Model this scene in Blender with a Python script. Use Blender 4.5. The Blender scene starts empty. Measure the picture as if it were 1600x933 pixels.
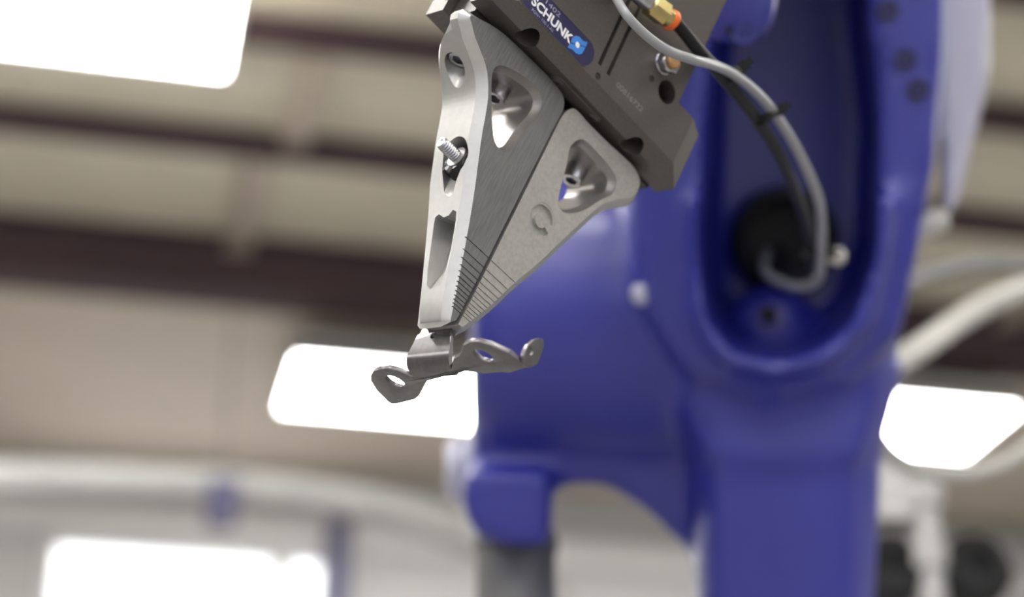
import bpy, bmesh, math, random
from mathutils import Vector as V, Matrix as M

# ------------------------------------------------------------------ camera, world, exposure
random.seed(4)
SC = bpy.context.scene
COL = SC.collection
FPX = 70.0 / 36.0 * 1600.0
PITCH = math.radians(25)
CAM = V((0, 0, 0.9))
RIGHT = V((1, 0, 0))
FWD = V((0, math.cos(PITCH), math.sin(PITCH)))
DOWN = V((0, math.sin(PITCH), -math.cos(PITCH)))
cd = bpy.data.cameras.new('camera'); cam = bpy.data.objects.new('camera', cd); COL.objects.link(cam)
cd.lens = 70; cd.sensor_width = 36; cd.clip_start = 0.02; cd.clip_end = 100
cam.matrix_world = M.Translation(CAM) @ M((RIGHT, -DOWN, -FWD)).transposed().to_4x4()
cd.dof.use_dof = True; cd.dof.focus_distance = 0.832; cd.dof.aperture_fstop = 4.5
SC.camera = cam
SC.view_settings.view_transform = 'Standard'; SC.view_settings.look = 'None'
SC.view_settings.gamma = 1; SC.view_settings.use_curve_mapping = False
SC.view_settings.exposure = 0.85
wd = bpy.data.worlds.new('world'); SC.world = wd; wd.use_nodes = True
bg = wd.node_tree.nodes['Background']; bg.inputs[0].default_value = (0.93, 0.95, 1.0, 1); bg.inputs[1].default_value = 0.8
LAMP_STRENGTH = 14.0

# ------------------------------------------------------------------ helpers
def camxyz(px, py, z):
    return V(((px - 800) / FPX * z, (py - 466.5) / FPX * z, z))
def c2w(p):
    return CAM + RIGHT * p[0] + DOWN * p[1] + FWD * p[2]
def P(px, py, z):                       # a pixel at a depth along the view axis -> world
    return c2w(camxyz(px, py, z))
def at_height(px, py, h):               # a pixel on the horizontal plane z = h
    r = P(px, py, 1) - CAM
    return CAM + r * ((h - CAM.z) / r.z)

def principled(name, col, rough=0.5, metal=0.0, **kw):
    m = bpy.data.materials.new(name); m.use_nodes = True
    b = m.node_tree.nodes['Principled BSDF']
    b.inputs['Base Color'].default_value = (*col, 1)
    b.inputs['Roughness'].default_value = rough
    b.inputs['Metallic'].default_value = metal
    for k, v in kw.items():
        b.inputs[k].default_value = v
    return m
def noisy(m, scale=40, amt=0.12, bump=0.0, stretch=(1, 1, 1), detail=4, bscale=None):
    nt = m.node_tree; N = nt.nodes; L = nt.links; b = N['Principled BSDF']
    tc = N.new('ShaderNodeTexCoord'); mp = N.new('ShaderNodeMapping'); mp.inputs['Scale'].default_value = stretch
    L.new(tc.outputs['Object'], mp.inputs[0])
    nz = N.new('ShaderNodeTexNoise'); nz.inputs['Scale'].default_value = scale; nz.inputs['Detail'].default_value = detail
    L.new(mp.outputs[0], nz.inputs['Vector'])
    c = b.inputs['Base Color'].default_value[:]
    rp = N.new('ShaderNodeValToRGB')
    rp.color_ramp.elements[0].position = 0.3; rp.color_ramp.elements[1].position = 0.7
    rp.color_ramp.elements[0].color = (*[x * (1 - amt) for x in c[:3]], 1)
    rp.color_ramp.elements[1].color = (*[min(1, x * (1 + amt)) for x in c[:3]], 1)
    L.new(nz.outputs['Fac'], rp.inputs[0]); L.new(rp.outputs[0], b.inputs['Base Color'])
    if bump:
        bp = N.new('ShaderNodeBump'); bp.inputs['Strength'].default_value = bump; bp.inputs['Distance'].default_value = 0.0005
        n2 = nz
        if bscale:
            n2 = N.new('ShaderNodeTexNoise'); n2.inputs['Scale'].default_value = bscale; L.new(mp.outputs[0], n2.inputs['Vector'])
        L.new(n2.outputs['Fac'], bp.inputs['Height']); L.new(bp.outputs[0], b.inputs['Normal'])
    return m
def emission(name, col, s):
    m = bpy.data.materials.new(name); m.use_nodes = True; nt = m.node_tree; nt.nodes.clear()
    e = nt.nodes.new('ShaderNodeEmission'); e.inputs[0].default_value = (*col, 1); e.inputs[1].default_value = s
    o = nt.nodes.new('ShaderNodeOutputMaterial'); nt.links.new(e.outputs[0], o.inputs[0]); return m

MAT = dict(
    alu=noisy(principled('satin_aluminium', (0.53, 0.53, 0.525), 0.42, 0.75), 300, 0.04, 0.06, (1, 1, 1)),
    alu_front=noisy(principled('bead_blasted_aluminium', (0.47, 0.455, 0.43), 0.5, 0.65), 500, 0.10, 0.15),
    milled=noisy(principled('milled_aluminium', (0.27, 0.27, 0.27), 0.38, 0.85), 220, 0.16, 0.25, (6, 0.5, 1)),
    pocket_shade=noisy(principled('shaded_pocket_aluminium', (0.42, 0.40, 0.39), 0.40, 0.85), 200, 0.06, 0.05),  # darker than the satin aluminium, recess shade put into the colour
    anod=noisy(principled('hard_anodised_housing', (0.125, 0.113, 0.105), 0.42, 0.55), 900, 0.10, 0.05),
    anod_dark=noisy(principled('dark_anodised', (0.06, 0.055, 0.052), 0.4, 0.5), 600, 0.1),
    chrome=principled('zinc_steel', (0.55, 0.55, 0.59), 0.22, 1.0),
    nut=principled('black_oxide_steel', (0.02, 0.02, 0.024), 0.35, 0.4),
    brass=principled('brass', (0.62, 0.50, 0.22), 0.25, 1.0),
    bronze=noisy(principled('sintered_bronze', (0.45, 0.27, 0.12), 0.6, 0.7), 1500, 0.3, 0.4),
    orange=principled('orange_plastic', (0.85, 0.16, 0.03), 0.4),
    black=principled('black_rubber', (0.010, 0.010, 0.011), 0.5, 0.0, **{'Specular IOR Level': 0.25}),
    blacktube=principled('black_polyurethane_tube', (0.010, 0.010, 0.011), 0.5, 0.0, **{'Specular IOR Level': 0.3}),
    clear=principled('clear_tube', (0.46, 0.47, 0.49), 0.3, 0.0, **{'Transmission Weight': 0.35, 'IOR': 1.35}),
    steel=noisy(principled('sheet_steel', (0.20, 0.19, 0.20), 0.33, 0.95), 300, 0.12, 0.08),
    blue=noisy(principled('blue_robot_paint', (0.021, 0.026, 0.29), 0.42, 0.0, **{'Coat Weight': 0.55, 'Coat Roughness': 0.32}), 12, 0.06, 0.0),
    lilac=noisy(principled('pale_lavender_cover', (0.52, 0.52, 0.64), 0.3), 15, 0.06),
    motor=noisy(principled('grey_motor_housing', (0.13, 0.13, 0.14), 0.5), 20, 0.1),
    hose=noisy(principled('pale_grey_conduit', (0.50, 0.49, 0.46), 0.55), 10, 0.05),
    navy=principled('navy_label', (0.017, 0.014, 0.07), 0.4),
    white=principled('white_print', (0.85, 0.85, 0.85), 0.5),
    greytext=principled('grey_laser_print', (0.36, 0.36, 0.46), 0.5),
    engr=principled('laser_engraving', (0.23, 0.22, 0.21), 0.6),
    logo=principled('logo_blue', (0.045, 0.24, 0.72), 0.4),
    purlin=noisy(principled('dark_maroon_steel', (0.085, 0.052, 0.058), 0.9), 3, 0.1),
    deck=noisy(principled('cream_roof_deck', (0.80, 0.74, 0.60), 0.6), 1.2, 0.10),
    soffit=noisy(principled('tan_soffit', (0.60, 0.52, 0.43), 0.7), 0.8, 0.10),
    wallm=noisy(principled('pale_grey_wall', (0.60, 0.60, 0.59), 0.7), 1, 0.04),
    wall_dim=noisy(principled('sage_grey_panel', (0.34, 0.34, 0.29), 0.7), 1, 0.05),
    whitep=noisy(principled('white_painted_steel', (0.8, 0.8, 0.79), 0.5), 2, 0.03),
    duct=noisy(principled('galvanised_duct', (0.46, 0.46, 0.455), 0.85, 0.0), 4, 0.06),
    violet=principled('dark_violet_paint', (0.10, 0.095, 0.19), 0.5),
    floor=noisy(principled('sealed_concrete', (0.26, 0.25, 0.24), 0.5), 0.7, 0.10),
    housing=principled('white_lamp_housing', (0.8, 0.8, 0.78), 0.4),
    lamp=emission('lamp_diffuser', (1.0, 0.985, 0.96), LAMP_STRENGTH),
    deck_fill=emission('deck_fill_glow', (1.0, 0.97, 0.92), 34.0),  # added glow that brightens the roof deck
    day=emission('daylit_glazing', (0.97, 0.98, 1.0), 1.9),
    greysteel=noisy(principled('grey_steel', (0.45, 0.45, 0.45), 0.45, 0.4), 6, 0.06),
)

def link(name, me, mats, parent=None, loc=None):
    o = bpy.data.objects.new(name, me); COL.objects.link(o)
    if not isinstance(mats, (list, tuple)): mats = [mats]
    for m in mats: me.materials.append(MAT[m] if isinstance(m, str) else m)
    if parent is not None: o.parent = parent
    if loc is not None: o.location = loc
    return o
def smooth(me, ang=35):
    bm = bmesh.new(); bm.from_mesh(me)
    for f in bm.faces: f.smooth = True
    for e in bm.edges:
        if len(e.link_faces) == 2: e.smooth = e.calc_face_angle(0) < math.radians(ang)
    bm.to_mesh(me); bm.free(); return me
def mesh(vs, fs, mi=None, ang=35):
    me = bpy.data.meshes.new('m'); me.from_pydata([tuple(v) for v in vs], [], fs)
    if mi:
        for p, k in zip(me.polygons, mi): p.material_index = k
    bm = bmesh.new(); bm.from_mesh(me); bmesh.ops.remove_doubles(bm, verts=bm.verts, dist=1e-7)
    bmesh.ops.recalc_face_normals(bm, faces=bm.faces); bm.to_mesh(me); bm.free()
    return smooth(me, ang)
def rings(rs, cap=True, closed=False):
    """loft of rings with equal point counts"""
    n = len(rs[0]); vs = [p for r in rs for p in r]; fs = []
    K = len(rs)
    for i in range(K if closed else K - 1):
        for j in range(n):
            a, b = i * n + j, i * n + (j + 1) % n
            c, d = ((i + 1) % K) * n + (j + 1) % n, ((i + 1) % K) * n + j
            fs.append((a, b, c, d))
    if cap and not closed:
        fs.append(tuple(range(n))); fs.append(tuple(range((K - 1) * n, K * n)))
    return vs, fs
def join(parts):
    vs, fs = [], []
    for v, f in parts:
        o = len(vs); vs += list(v); fs += [tuple(i + o for i in q) for q in f]
    return vs, fs
def box(c, h, R=None):
    pts = [V((x * h[0], y * h[1], z * h[2])) for x in (-1, 1) for y in (-1, 1) for z in (-1, 1)]
    c = V(c); pts = [c + (R @ p if R else p) for p in pts]
    return pts, [(0, 1, 3, 2), (4, 6, 7, 5), (0, 4, 5, 1), (2, 3, 7, 6), (0, 2, 6, 4), (1, 5, 7, 3)]
def frame(z, up=V((0.123, 0.2, 1))):
    z = V(z).normalized(); x = z.cross(up)
    if x.length < 1e-4: x = z.cross(V((1, 0, 0)))
    x.normalize(); return x, z.cross(x), z
def circ(c, x, y, r, n=32, ph=0, rf=None):
    out = []
    for k in range(n):
        t = ph + 2 * math.pi * k / n; q = rf(t) if rf else r
        out.append(V(c) + x * (math.cos(t) * q) + y * (math.sin(t) * q))
    return out
def lathe(c, axis, prof, n=32, xref=None):
    """prof: (distance along axis, radius or function of angle)"""
    x, y, z = frame(axis)
    if xref is not None:
        x = (V(xref) - z * z.dot(V(xref))).normalized(); y = z.cross(x)
    return rings([circ(V(c) + z * h, x, y, r if not callable(r) else 1, n, 0, r if callable(r) else None) for h, r in prof])
def hexr(R):                               # hexagon of circumradius R as a polar function
    def f(t):
        a = (t % (math.pi / 3)) - math.pi / 6
        return R * math.cos(math.pi / 6) / math.cos(a)
    return f
def catmull(pts, k=8):
    pts = [V(p) for p in pts]; Q = [pts[0] * 2 - pts[1]] + pts + [pts[-1] * 2 - pts[-2]]; out = []
    for i in range(1, len(Q) - 2):
        p0, p1, p2, p3 = Q[i - 1:i + 3]
        for j in range(k):
            t = j / k
            out.append(0.5 * ((2 * p1) + (p2 - p0) * t + (2 * p0 - 5 * p1 + 4 * p2 - p3) * t * t + (3 * p1 - p0 - 3 * p2 + p3) * t ** 3))
    out.append(pts[-1]); return out
def tube(pts, r, n=14, k=8):
    pts = catmull(pts, k); rs = []; x = None
    for i, p in enumerate(pts):
        t = (pts[min(i + 1, len(pts) - 1)] - pts[max(i - 1, 0)]).normalized()
        if x is None: x = frame(t)[0]
        x = (x - t * t.dot(x)).normalized(); y = t.cross(x)
        rr = r[0] + (r[1] - r[0]) * i / (len(pts) - 1) if isinstance(r, tuple) else r
        rs.append(circ(p, x, y, rr, n))
    return rings(rs)
def chaikin(pts, it=2):
    for _ in range(it):
        out = []
        for i, p in enumerate(pts):
            q = pts[(i + 1) % len(pts)]
            out += [p * 0.75 + q * 0.25, p * 0.25 + q * 0.75]
        pts = out
    res = []
    for p in pts:
        if not res or (p - res[-1]).length > 1e-6: res.append(p)
    return res
def area2(p): return 0.5 * sum(p[i].x * p[(i + 1) % len(p)].y - p[(i + 1) % len(p)].x * p[i].y for i in range(len(p)))
def offset2(p, d, wts=None):               # 2-D polygon offset outward by d (per-vertex weights)
    s = 1 if area2(p) > 0 else -1; out = []; n = len(p)
    for i in range(n):
        e1 = (p[i] - p[i - 1]).normalized(); e2 = (p[(i + 1) % n] - p[i]).normalized()
        nn = V((e1.y + e2.y, -(e1.x + e2.x))) * s
        nn = nn.normalized() if nn.length > 1e-6 else V((e1.y, -e1.x)) * s
        k = 1 / max(0.6, nn.dot(V((e1.y, -e1.x)) * s))
        out.append(p[i] + nn * (d * k * (wts[i] if wts else 1)))
    return out
def boolean(obj, cutters, op='DIFFERENCE'):
    tmp = []
    for vs, fs in cutters:
        me = bpy.data.meshes.new('c'); me.from_pydata([tuple(v) for v in vs], [], fs)
        bm = bmesh.new(); bm.from_mesh(me); bmesh.ops.recalc_face_normals(bm, faces=bm.faces); bm.to_mesh(me); bm.free()
        c = bpy.data.objects.new('c', me); COL.objects.link(c); tmp.append(c)
        m = obj.modifiers.new('b', 'BOOLEAN'); m.operation = op; m.object = c; m.solver = 'EXACT'
    bake(obj)
    for c in tmp:
        me = c.data; bpy.data.objects.remove(c); bpy.data.meshes.remove(me)
def bake(obj):
    bpy.context.view_layer.update()
    dg = bpy.context.evaluated_depsgraph_get()
    nm = bpy.data.meshes.new_from_object(obj.evaluated_get(dg)); obj.modifiers.clear(); old = obj.data; obj.data = nm
    bpy.data.meshes.remove(old)
def bevel(obj, w, seg=2, ang=30, sm=40):
    m = obj.modifiers.new('bv', 'BEVEL'); m.width = w; m.segments = seg; m.limit_method = 'ANGLE'; m.angle_limit = math.radians(ang)
    m.harden_normals = False; bake(obj); smooth(obj.data, sm)
def hull(pts):
    bm = bmesh.new()
    for p in pts: bm.verts.new(p)
    r = bmesh.ops.convex_hull(bm, input=bm.verts)
    bmesh.ops.delete(bm, geom=[g for g in r['geom_interior'] if isinstance(g, bmesh.types.BMVert)], context='VERTS')
    bm.verts.index_update(); vs = [v.co.copy() for v in bm.verts]; fs = [tuple(v.index for v in f.verts) for f in bm.faces]; bm.free()
    return vs, fs
def ball(c, r, n=12):
    return [V(c) + V((math.sin(a) * math.cos(b), math.sin(a) * math.sin(b), math.cos(a))) * r
            for a in [math.pi * i / 8 for i in range(9)] for b in [2 * math.pi * j / n for j in range(n)]]
def tag(o, label, cat=None, group=None, kind=None):
    o['label'] = label
    if cat: o['category'] = cat
    if group: o['group'] = group
    if kind: o['kind'] = kind
    return o
def struct(o): o['kind'] = 'structure'; return o
def empty(name, mw):
    o = bpy.data.objects.new(name, None); COL.objects.link(o); o.empty_display_size = 0.02; o.matrix_world = mw; return o

# ------------------------------------------------------------------ the hall (ceiling, purlins, walls, floor)
H_CEIL = 4.55
H_PUR = 4.47
pA, pB = at_height(0, 195, H_PUR), at_height(680, 268, H_PUR)
hx = (pB - pA); hx.z = 0; hx.normalize()          # direction of the purlins
hy = V((-hx.y, hx.x, 0))                          # across them, away from the camera
if hy.y < 0: hy = -hy
HR = M((hx, hy, V((0, 0, 1)))).transposed()       # hall frame -> world
def hall(p): return HR @ V(p)
def to_hall(p): return HR.transposed() @ V(p)
def hmesh(name, parts, mat, parent=None, ang=35):
    vs, fs = join(parts); return link(name, mesh([hall(v) for v in vs], fs, ang=ang), mat, parent)
def hbox(x0, x1, y0, y1, z0, z1): return box(((x0 + x1) / 2, (y0 + y1) / 2, (z0 + z1) / 2), ((x1 - x0) / 2, (y1 - y0) / 2, (z1 - z0) / 2))
Y_HEAD = to_hall(at_height(350, 408, H_PUR)).y
Y_WALL = to_hall(at_height(350, 735, 4.32)).y
struct(hmesh('floor', [hbox(-9, 9, -7, Y_WALL + 0.2, -0.1, 0)], 'floor'))
ce = struct(hmesh('ceiling', [hbox(-9, 9, -7, Y_HEAD, H_CEIL, H_CEIL + 0.1)], 'deck'))
so = struct(hmesh('ceiling', [hbox(-9, 9, Y_HEAD + 0.1, Y_WALL + 0.2, 4.32, 4.42)], 'soffit'))
struct(hmesh('wall_left', [hbox(-9.2, -9, -7, Y_WALL + 0.2, 0, H_CEIL)], 'wallm'))
struct(hmesh('wall_right', [hbox(9, 9.2, -7, Y_WALL + 0.2, 0, H_CEIL)], 'wallm'))
# purlins: steel sections across the deck
ys = [to_hall(at_height(500, y, H_PUR)).y for y in (74, 252)]
step = ys[1] - ys[0]
def purlin(y, name='purlin', w=0.05):
    vs, fs = join([hbox(-9, 9, y - w, y + w, H_PUR, H_PUR + 0.012), hbox(-9, 9, y - 0.012, y + 0.012, H_PUR + 0.012, H_CEIL - 0.012),
                   hbox(-9, 9, y - w, y + w, H_CEIL - 0.012, H_CEIL)])
    o = link(name, mesh([hall(v) for v in vs], fs), 'purlin', ce); return o
for i in range(-6, 2): purlin(ys[0] + i * step)
o = hmesh('header_beam', [hbox(-9, 9, Y_HEAD - 0.10, Y_HEAD + 0.10, 4.30, 4.32), hbox(-9, 9, Y_HEAD - 0.02, Y_HEAD + 0.02, 4.32, H_CEIL), hbox(-9, 9, Y_HEAD - 0.10, Y_HEAD + 0.10, H_CEIL - 0.02, H_CEIL)], 'purlin', ce)
for (px, k) in ((385, 1), (-700, 1), (1750, 1), (470, 0)):
    q = to_hall(at_height(px, 320 if k else 170, H_PUR + 0.1)); y0 = ys[0] + k * step if k else ys[0]
    y1 = Y_HEAD if k else ys[1]
    hmesh('bridging_strut', [hbox(q.x - 0.05, q.x + 0.05, y0 + 0.02, y1 - 0.02, H_PUR + 0.03, H_PUR + 0.05)], 'soffit', ce)

# ---- far wall with a band of glazing
def on_wall(px, py, y=None):
    y = Y_WALL if y is None else y
    r = to_hall(P(px, py, 1) - CAM); c = to_hall(CAM)
    return c + r * ((y - c.y) / r.y)
wl = on_wall(80, 850); wr = on_wall(508, 866)
gx0, gx1, gz1 = wl.x, wr.x, on_wall(200, 853).z
gz0 = gz1 - 1.0
gm = on_wall(440, 862).x
wallf = struct(hmesh('wall_back', [hbox(-9, gx0, Y_WALL, Y_WALL + 0.2, 0, H_CEIL), hbox(gx1, 9, Y_WALL, Y_WALL + 0.2, 0, H_CEIL),
                                   hbox(gx0, gx1, Y_WALL, Y_WALL + 0.2, 0, gz0), hbox(gx0, gx1, Y_WALL, Y_WALL + 0.2, gz1, H_CEIL)], 'wallm'))
win = struct(hmesh('window_1', [hbox(gx0 - 0.03, gx1 + 0.03, Y_WALL - 0.03, Y_WALL + 0.06, gz1 - 0.03, gz1 + 0.03), hbox(gx0 - 0.03, gx1 + 0.03, Y_WALL - 0.03, Y_WALL + 0.06, gz0 - 0.03, gz0 + 0.03),
                                hbox(gx0 - 0.03, gx0 + 0.03, Y_WALL - 0.03, Y_WALL + 0.06, gz0, gz1), hbox(gx1 - 0.03, gx1 + 0.03, Y_WALL - 0.03, Y_WALL + 0.06, gz0, gz1),
                                hbox(gm - 0.05, gm + 0.05, Y_WALL - 0.03, Y_WALL + 0.06, gz0, gz1)], 'whitep'))
for x0, x1 in ((gx0 + 0.03, gm - 0.05), (gm + 0.05, gx1 - 0.03)):
    hmesh('window_pane', [hbox(x0, x1, Y_WALL + 0.04, Y_WALL + 0.05, gz0 + 0.03, gz1 - 0.03)], 'day', win)
# white fascia strip above the glazing, carried along the wall
zf1 = on_wall(200, 800).z
fas = struct(hmesh('trim_1', [hbox(-9, 9, Y_WALL - 0.06, Y_WALL, gz1 + 0.04, zf1)], 'whitep'))
# violet post on the wall
q = on_wall(523, 900)
post = hmesh('wall_post', [hbox(q.x - 0.055, q.x + 0.055, Y_WALL - 0.14, Y_WALL - 0.06, 0, on_wall(523, 818).z), hbox(q.x - 0.1, q.x + 0.1, Y_WALL - 0.16, Y_WALL - 0.06, 0, 0.02)], 'violet')
tag(post, 'dark violet steel post standing against the pale wall beside the glazing', 'post')
# sage coloured panel at the right end of the wall
a_, b_ = on_wall(1425, 735), on_wall(1900, 868)
struct(hmesh('wall_panel', [hbox(a_.x, b_.x, Y_WALL - 0.09, Y_WALL - 0.06, b_.z, a_.z)], 'wall_dim'))
# curved ventilation duct under the soffit
yd = to_hall(at_height(672, 620, 4.12)).y - 1.3
pts = [on_wall(px, py, yd) for px, py in ((-500, 752), (-250, 748), (0, 750), (200, 754), (380, 764), (520, 780), (640, 806), (760, 850), (840, 905), (890, 990), (905, 1120))]
dct = empty('ventilation_duct', M.Translation(hall(pts[2])))
me_ = tube(pts, 0.062, 20, 6); link('duct_pipe', mesh([hall(v) for v in me_[0]], me_[1]), 'duct', dct, -hall(pts[2]))
cq = on_wall(347, 772, yd)
vs, fs = join([lathe(cq + V((-0.05, 0, 0)), (1, 0.0, -0.05), [(0, 0.072), (0.1, 0.072)], 20), hbox(cq.x - 0.05, cq.x + 0.05, cq.y - 0.05, cq.y + 0.05, cq.z - 0.11, cq.z - 0.05)])
link('duct_clamp', mesh([hall(v) for v in vs], fs), 'violet', dct, -hall(pts[2]))
hz = H_CEIL if yd < Y_HEAD else 4.32
link('hanger_rod', mesh([hall(v) for v in lathe(cq + V((0, 0, 0.08)), (0, 0, 1), [(0, 0.0035), (hz - cq.z - 0.08, 0.0035)], 8)[0]], lathe((0, 0, 0), (0, 0, 1), [(0, 1), (1, 1)], 8)[1]), 'purlin', dct, -hall(pts[2]))
tag(dct, 'pale grey ventilation duct curving down beneath the tan soffit', 'duct')

# ---- lamps
LW, LD = 1.25, 0.62
def lamp_fixture(hc, zl, label, fill=True):
    t = empty('ceiling_lamp', M.Translation(hall((hc[0], hc[1], zl))) @ HR.to_4x4())
    w, d = LW / 2, LD / 2
    link('lamp_housing', mesh(*join([box((0, 0, 0.07), (w, d, 0.03)), box((0, 0, 0.12), (w * 0.6, 0.12, 0.03)), box((-w + 0.01, 0, 0.02), (0.01, d, 0.02)), box((w - 0.01, 0, 0.02), (0.01, d, 0.02)),
                                     box((0, -d + 0.01, 0.02), (w, 0.01, 0.02)), box((0, d - 0.01, 0.02), (w, 0.01, 0.02))])), 'housing', t)
    link('lamp_diffuser', mesh(*box((0, 0, 0.018), (w - 0.02, d - 0.02, 0.012))), 'lamp', t)
    if fill: link('deck_fill_strip', mesh(*box((0, 0, 0.153), (w * 0.55, 0.10, 0.003))), 'deck_fill', t)  # glowing strip added on the housing top to brighten the deck
    top = (H_CEIL if hc[1] < Y_HEAD else 4.32) - zl
    for s in (-1, 1):
        link('suspension_cable', mesh(*lathe((s * w * 0.5, 0, 0.1), (0, 0, 1), [(0, 0.004), (top - 0.1, 0.004)], 6)), 'greysteel', t)
    tag(t, label, 'ceiling lamp', 'suspended lamps under the roof')
ZL = 4.12
def lamp_at(px, py, label, fill=True):
    h = to_hall(at_height(px, py, ZL)); lamp_fixture((h.x, h.y), ZL, label, fill); return h
l1 = lamp_at(36, 0, 'glowing white panel lamp hung below the cream roof deck and maroon purlins')
l2 = lamp_at(672, 620, 'glowing white panel lamp under the tan soffit behind the steel bracket', False)
l3 = lamp_at(1348, 660, 'glowing white panel lamp under the tan soffit beyond the pale hoses', False)
for (x, y, fill_) in ((-4.6, l1.y - 0.8, 1), (4.6, l1.y + 0.2, 1), (-1.85, 1.9, 1), (-5.2, 1.2, 1), (3.2, 2.9, 1), (0.15, -0.15, 1), (-3.4, -0.9, 1), (3.4, 0.6, 1), (-2.2, -3.6, 1), (0.3, -3.0, 1), (0.45, -5.6, 1), (3.2, -3.4, 1), (-4.6, l2.y - 0.4, 0)):  # unseen lamps added, some placed for highlights on the housing end and drum
    h = to_hall((x, y, 0)); lamp_fixture((h.x, h.y), ZL, 'glowing white panel lamp added out of view to light the hall', bool(fill_))

# ------------------------------------------------------------------ the robot
ROB = empty('robot_arm', M.Translation(V((P(1215, 933, 1.45).x, P(1215, 933, 1.45).y, 0))))
RO = -ROB.location
def pxprism(poly, z0, z1, inset=0.0, shift=(0, 0)):
    c = sum((V(p) for p in poly), V((0, 0))) / len(poly)
    back = [c + (V(p) - c) * (1 - inset) + V(shift) for p in poly]
    return rings([[P(x, y, z0) for x, y in poly], [P(p.x, p.y, z1) for p in back]])
def casting(name, adds, cuts=(), vox=0.006, mat='blue', it=6):
    vs, fs = join(adds); me = mesh(vs, fs); o = link(name, me, mat)
    r = o.modifiers.new('r', 'REMESH'); r.mode = 'VOXEL'; r.voxel_size = vox; bake(o)
    if cuts: boolean(o, cuts)
    if cuts:
        r = o.modifiers.new('r', 'REMESH'); r.mode = 'VOXEL'; r.voxel_size = vox
    s = o.modifiers.new('s', 'SMOOTH'); s.factor = 0.6; s.iterations = it; bake(o)
    for p in o.data.polygons: p.use_smooth = True
    o.parent = ROB; o.location = RO; return o
ZF = 1.33
forko = [V(p) for p in ((960, -330), (978, 100), (985, 330), (1005, 480), (1070, 585), (1200, 632), (1325, 600), (1405, 525), (1432, 400), (1460, 250), (1475, 60), (1470, -330))]
cav = [V(p) for p in ((1125, -420), (1118, 0), (1106, 200), (1098, 380), (1106, 480), (1140, 535), (1210, 552), (1275, 540), (1330, 490), (1362, 400), (1372, 200), (1350, 0), (1330, -420))]
collar = pxprism([(1085, 300), (1082, 500), (1125, 572), (1210, 592), (1300, 574), (1365, 505), (1392, 380), (1400, 300)], 1.30, 1.38, -0.05)
boss = hull(ball(P(1205, 520, 1.42), 0.035) + ball(P(1165, 545, 1.44), 0.03) + ball(P(1260, 545, 1.44), 0.03))
column = hull([P(x, y, z) for (x0, x1, y, z0, z1) in ((1030, 1415, 560, 1.38, 1.52), (1085, 1372, 720, 1.38, 1.52)) for x in (x0, x1) for z in (z0, z1)] + [P(1110, 720, 1.34), P(1340, 720, 1.34), P(1080, 560, 1.35), P(1370, 560, 1.35)])
column2 = hull([P(x, y, z) for (x0, x1, y, z0, z1) in ((1085, 1378, 690, 1.38, 1.52), (1088, 1360, 940, 1.38, 1.52), (1092, 1355, 1150, 1.38, 1.52)) for x in (x0, x1) for z in (z0, z1)] + [P(x, y, 1.345) for x in (1120, 1320) for y in (690, 1150)])
dc = P(900, 510, 1.47)
drum = lathe(P(738, 510, 1.47), P(1100, 510, 1.47) - P(738, 510, 1.47), [(0, 0.085), (0.006, 0.099), (0.02, 0.106), (0.17, 0.113)], 40)
gusset = hull([P(x, y, z) for x, y in ((760, 640), (735, 745), (860, 752), (955, 758), (1012, 800), (1088, 872), (1150, 872), (1150, 640)) for z in (1.42, 1.52)])
gusset = rings([[P(x, y, z) for x, y in ((760, 600), (728, 745), (865, 755), (950, 758), (1012, 798), (1088, 875), (1160, 880), (1160, 600))] for z in (1.41, 1.52)])
leg = rings([[P(x, y, z) for x, y in ((724, 735), (720, 790), (740, 835), (775, 852), (862, 854), (864, 735))] for z in (1.385, 1.50)])
casting('forearm_casting', [rings([[P(p.x, p.y, ZF) for p in forko], [P(p.x, p.y, 1.56) for p in forko]]), collar, column, drum, gusset, leg, column2],
        [rings([[P(p.x, p.y, z) for p in [V((1225, 200)) + (q - V((1225, 200))) * s for q in cav]] for z, s in ((1.2, 1.10), (1.36, 1.0), (1.47, 0.90))]),
         lathe(P(1222, 375, 1.44), FWD, [(0, 0.032), (0.2, 0.032)], 24)])
casting('cavity_boss', [boss], vox=0.005)
link('cavity_bolt', mesh(*lathe(P(1200, 492, 1.388), -FWD, [(0, 0.006), (0.006, 0.006), (0.006, 0.003), (0.002, 0.003)], 16)), 'black', ROB, RO)
link('cable_gland', mesh(*lathe(P(1222, 375, 1.48), -FWD, [(0, 0.040), (0.03, 0.037), (0.033, 0.030), (0.01, 0.027)], 28)), 'black', ROB, RO)
for (x, y, z) in ((1385, 18, 1.33), (1412, 95, 1.33), (1432, 142, 1.33)):
    link('socket_bolt', mesh(*lathe(P(x, y, z + 0.004), -FWD, [(0, 0.007), (0.006, 0.007), (0.006, 0.0035), (0.003, 0.0035)], 16)), 'nut', ROB, RO)
link('side_plug', mesh(*lathe(P(1003, 460, 1.345), -FWD, [(0, 0.0075), (0.008, 0.0075), (0.011, 0.004)], 16)), 'lilac', ROB, RO)
link('side_plug', mesh(*lathe(P(1448, 352, 1.42), V((1, 0, 0.4)), [(-0.01, 0.009), (0.012, 0.009), (0.016, 0.005)], 16)), 'hose', ROB, RO)
# pale cover on the outer side of the right tine
cov = [(1455, -330), (1548, -330), (1546, 110), (1534, 170), (1512, 250), (1492, 332), (1472, 338), (1466, 200)]
o = casting('side_cover', [rings([[P(x, y, z) for x, y in cov] for z in (1.42, 1.54)])], vox=0.005, mat='lilac', it=10)
o['label'] = 'pale lavender shell'
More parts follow.
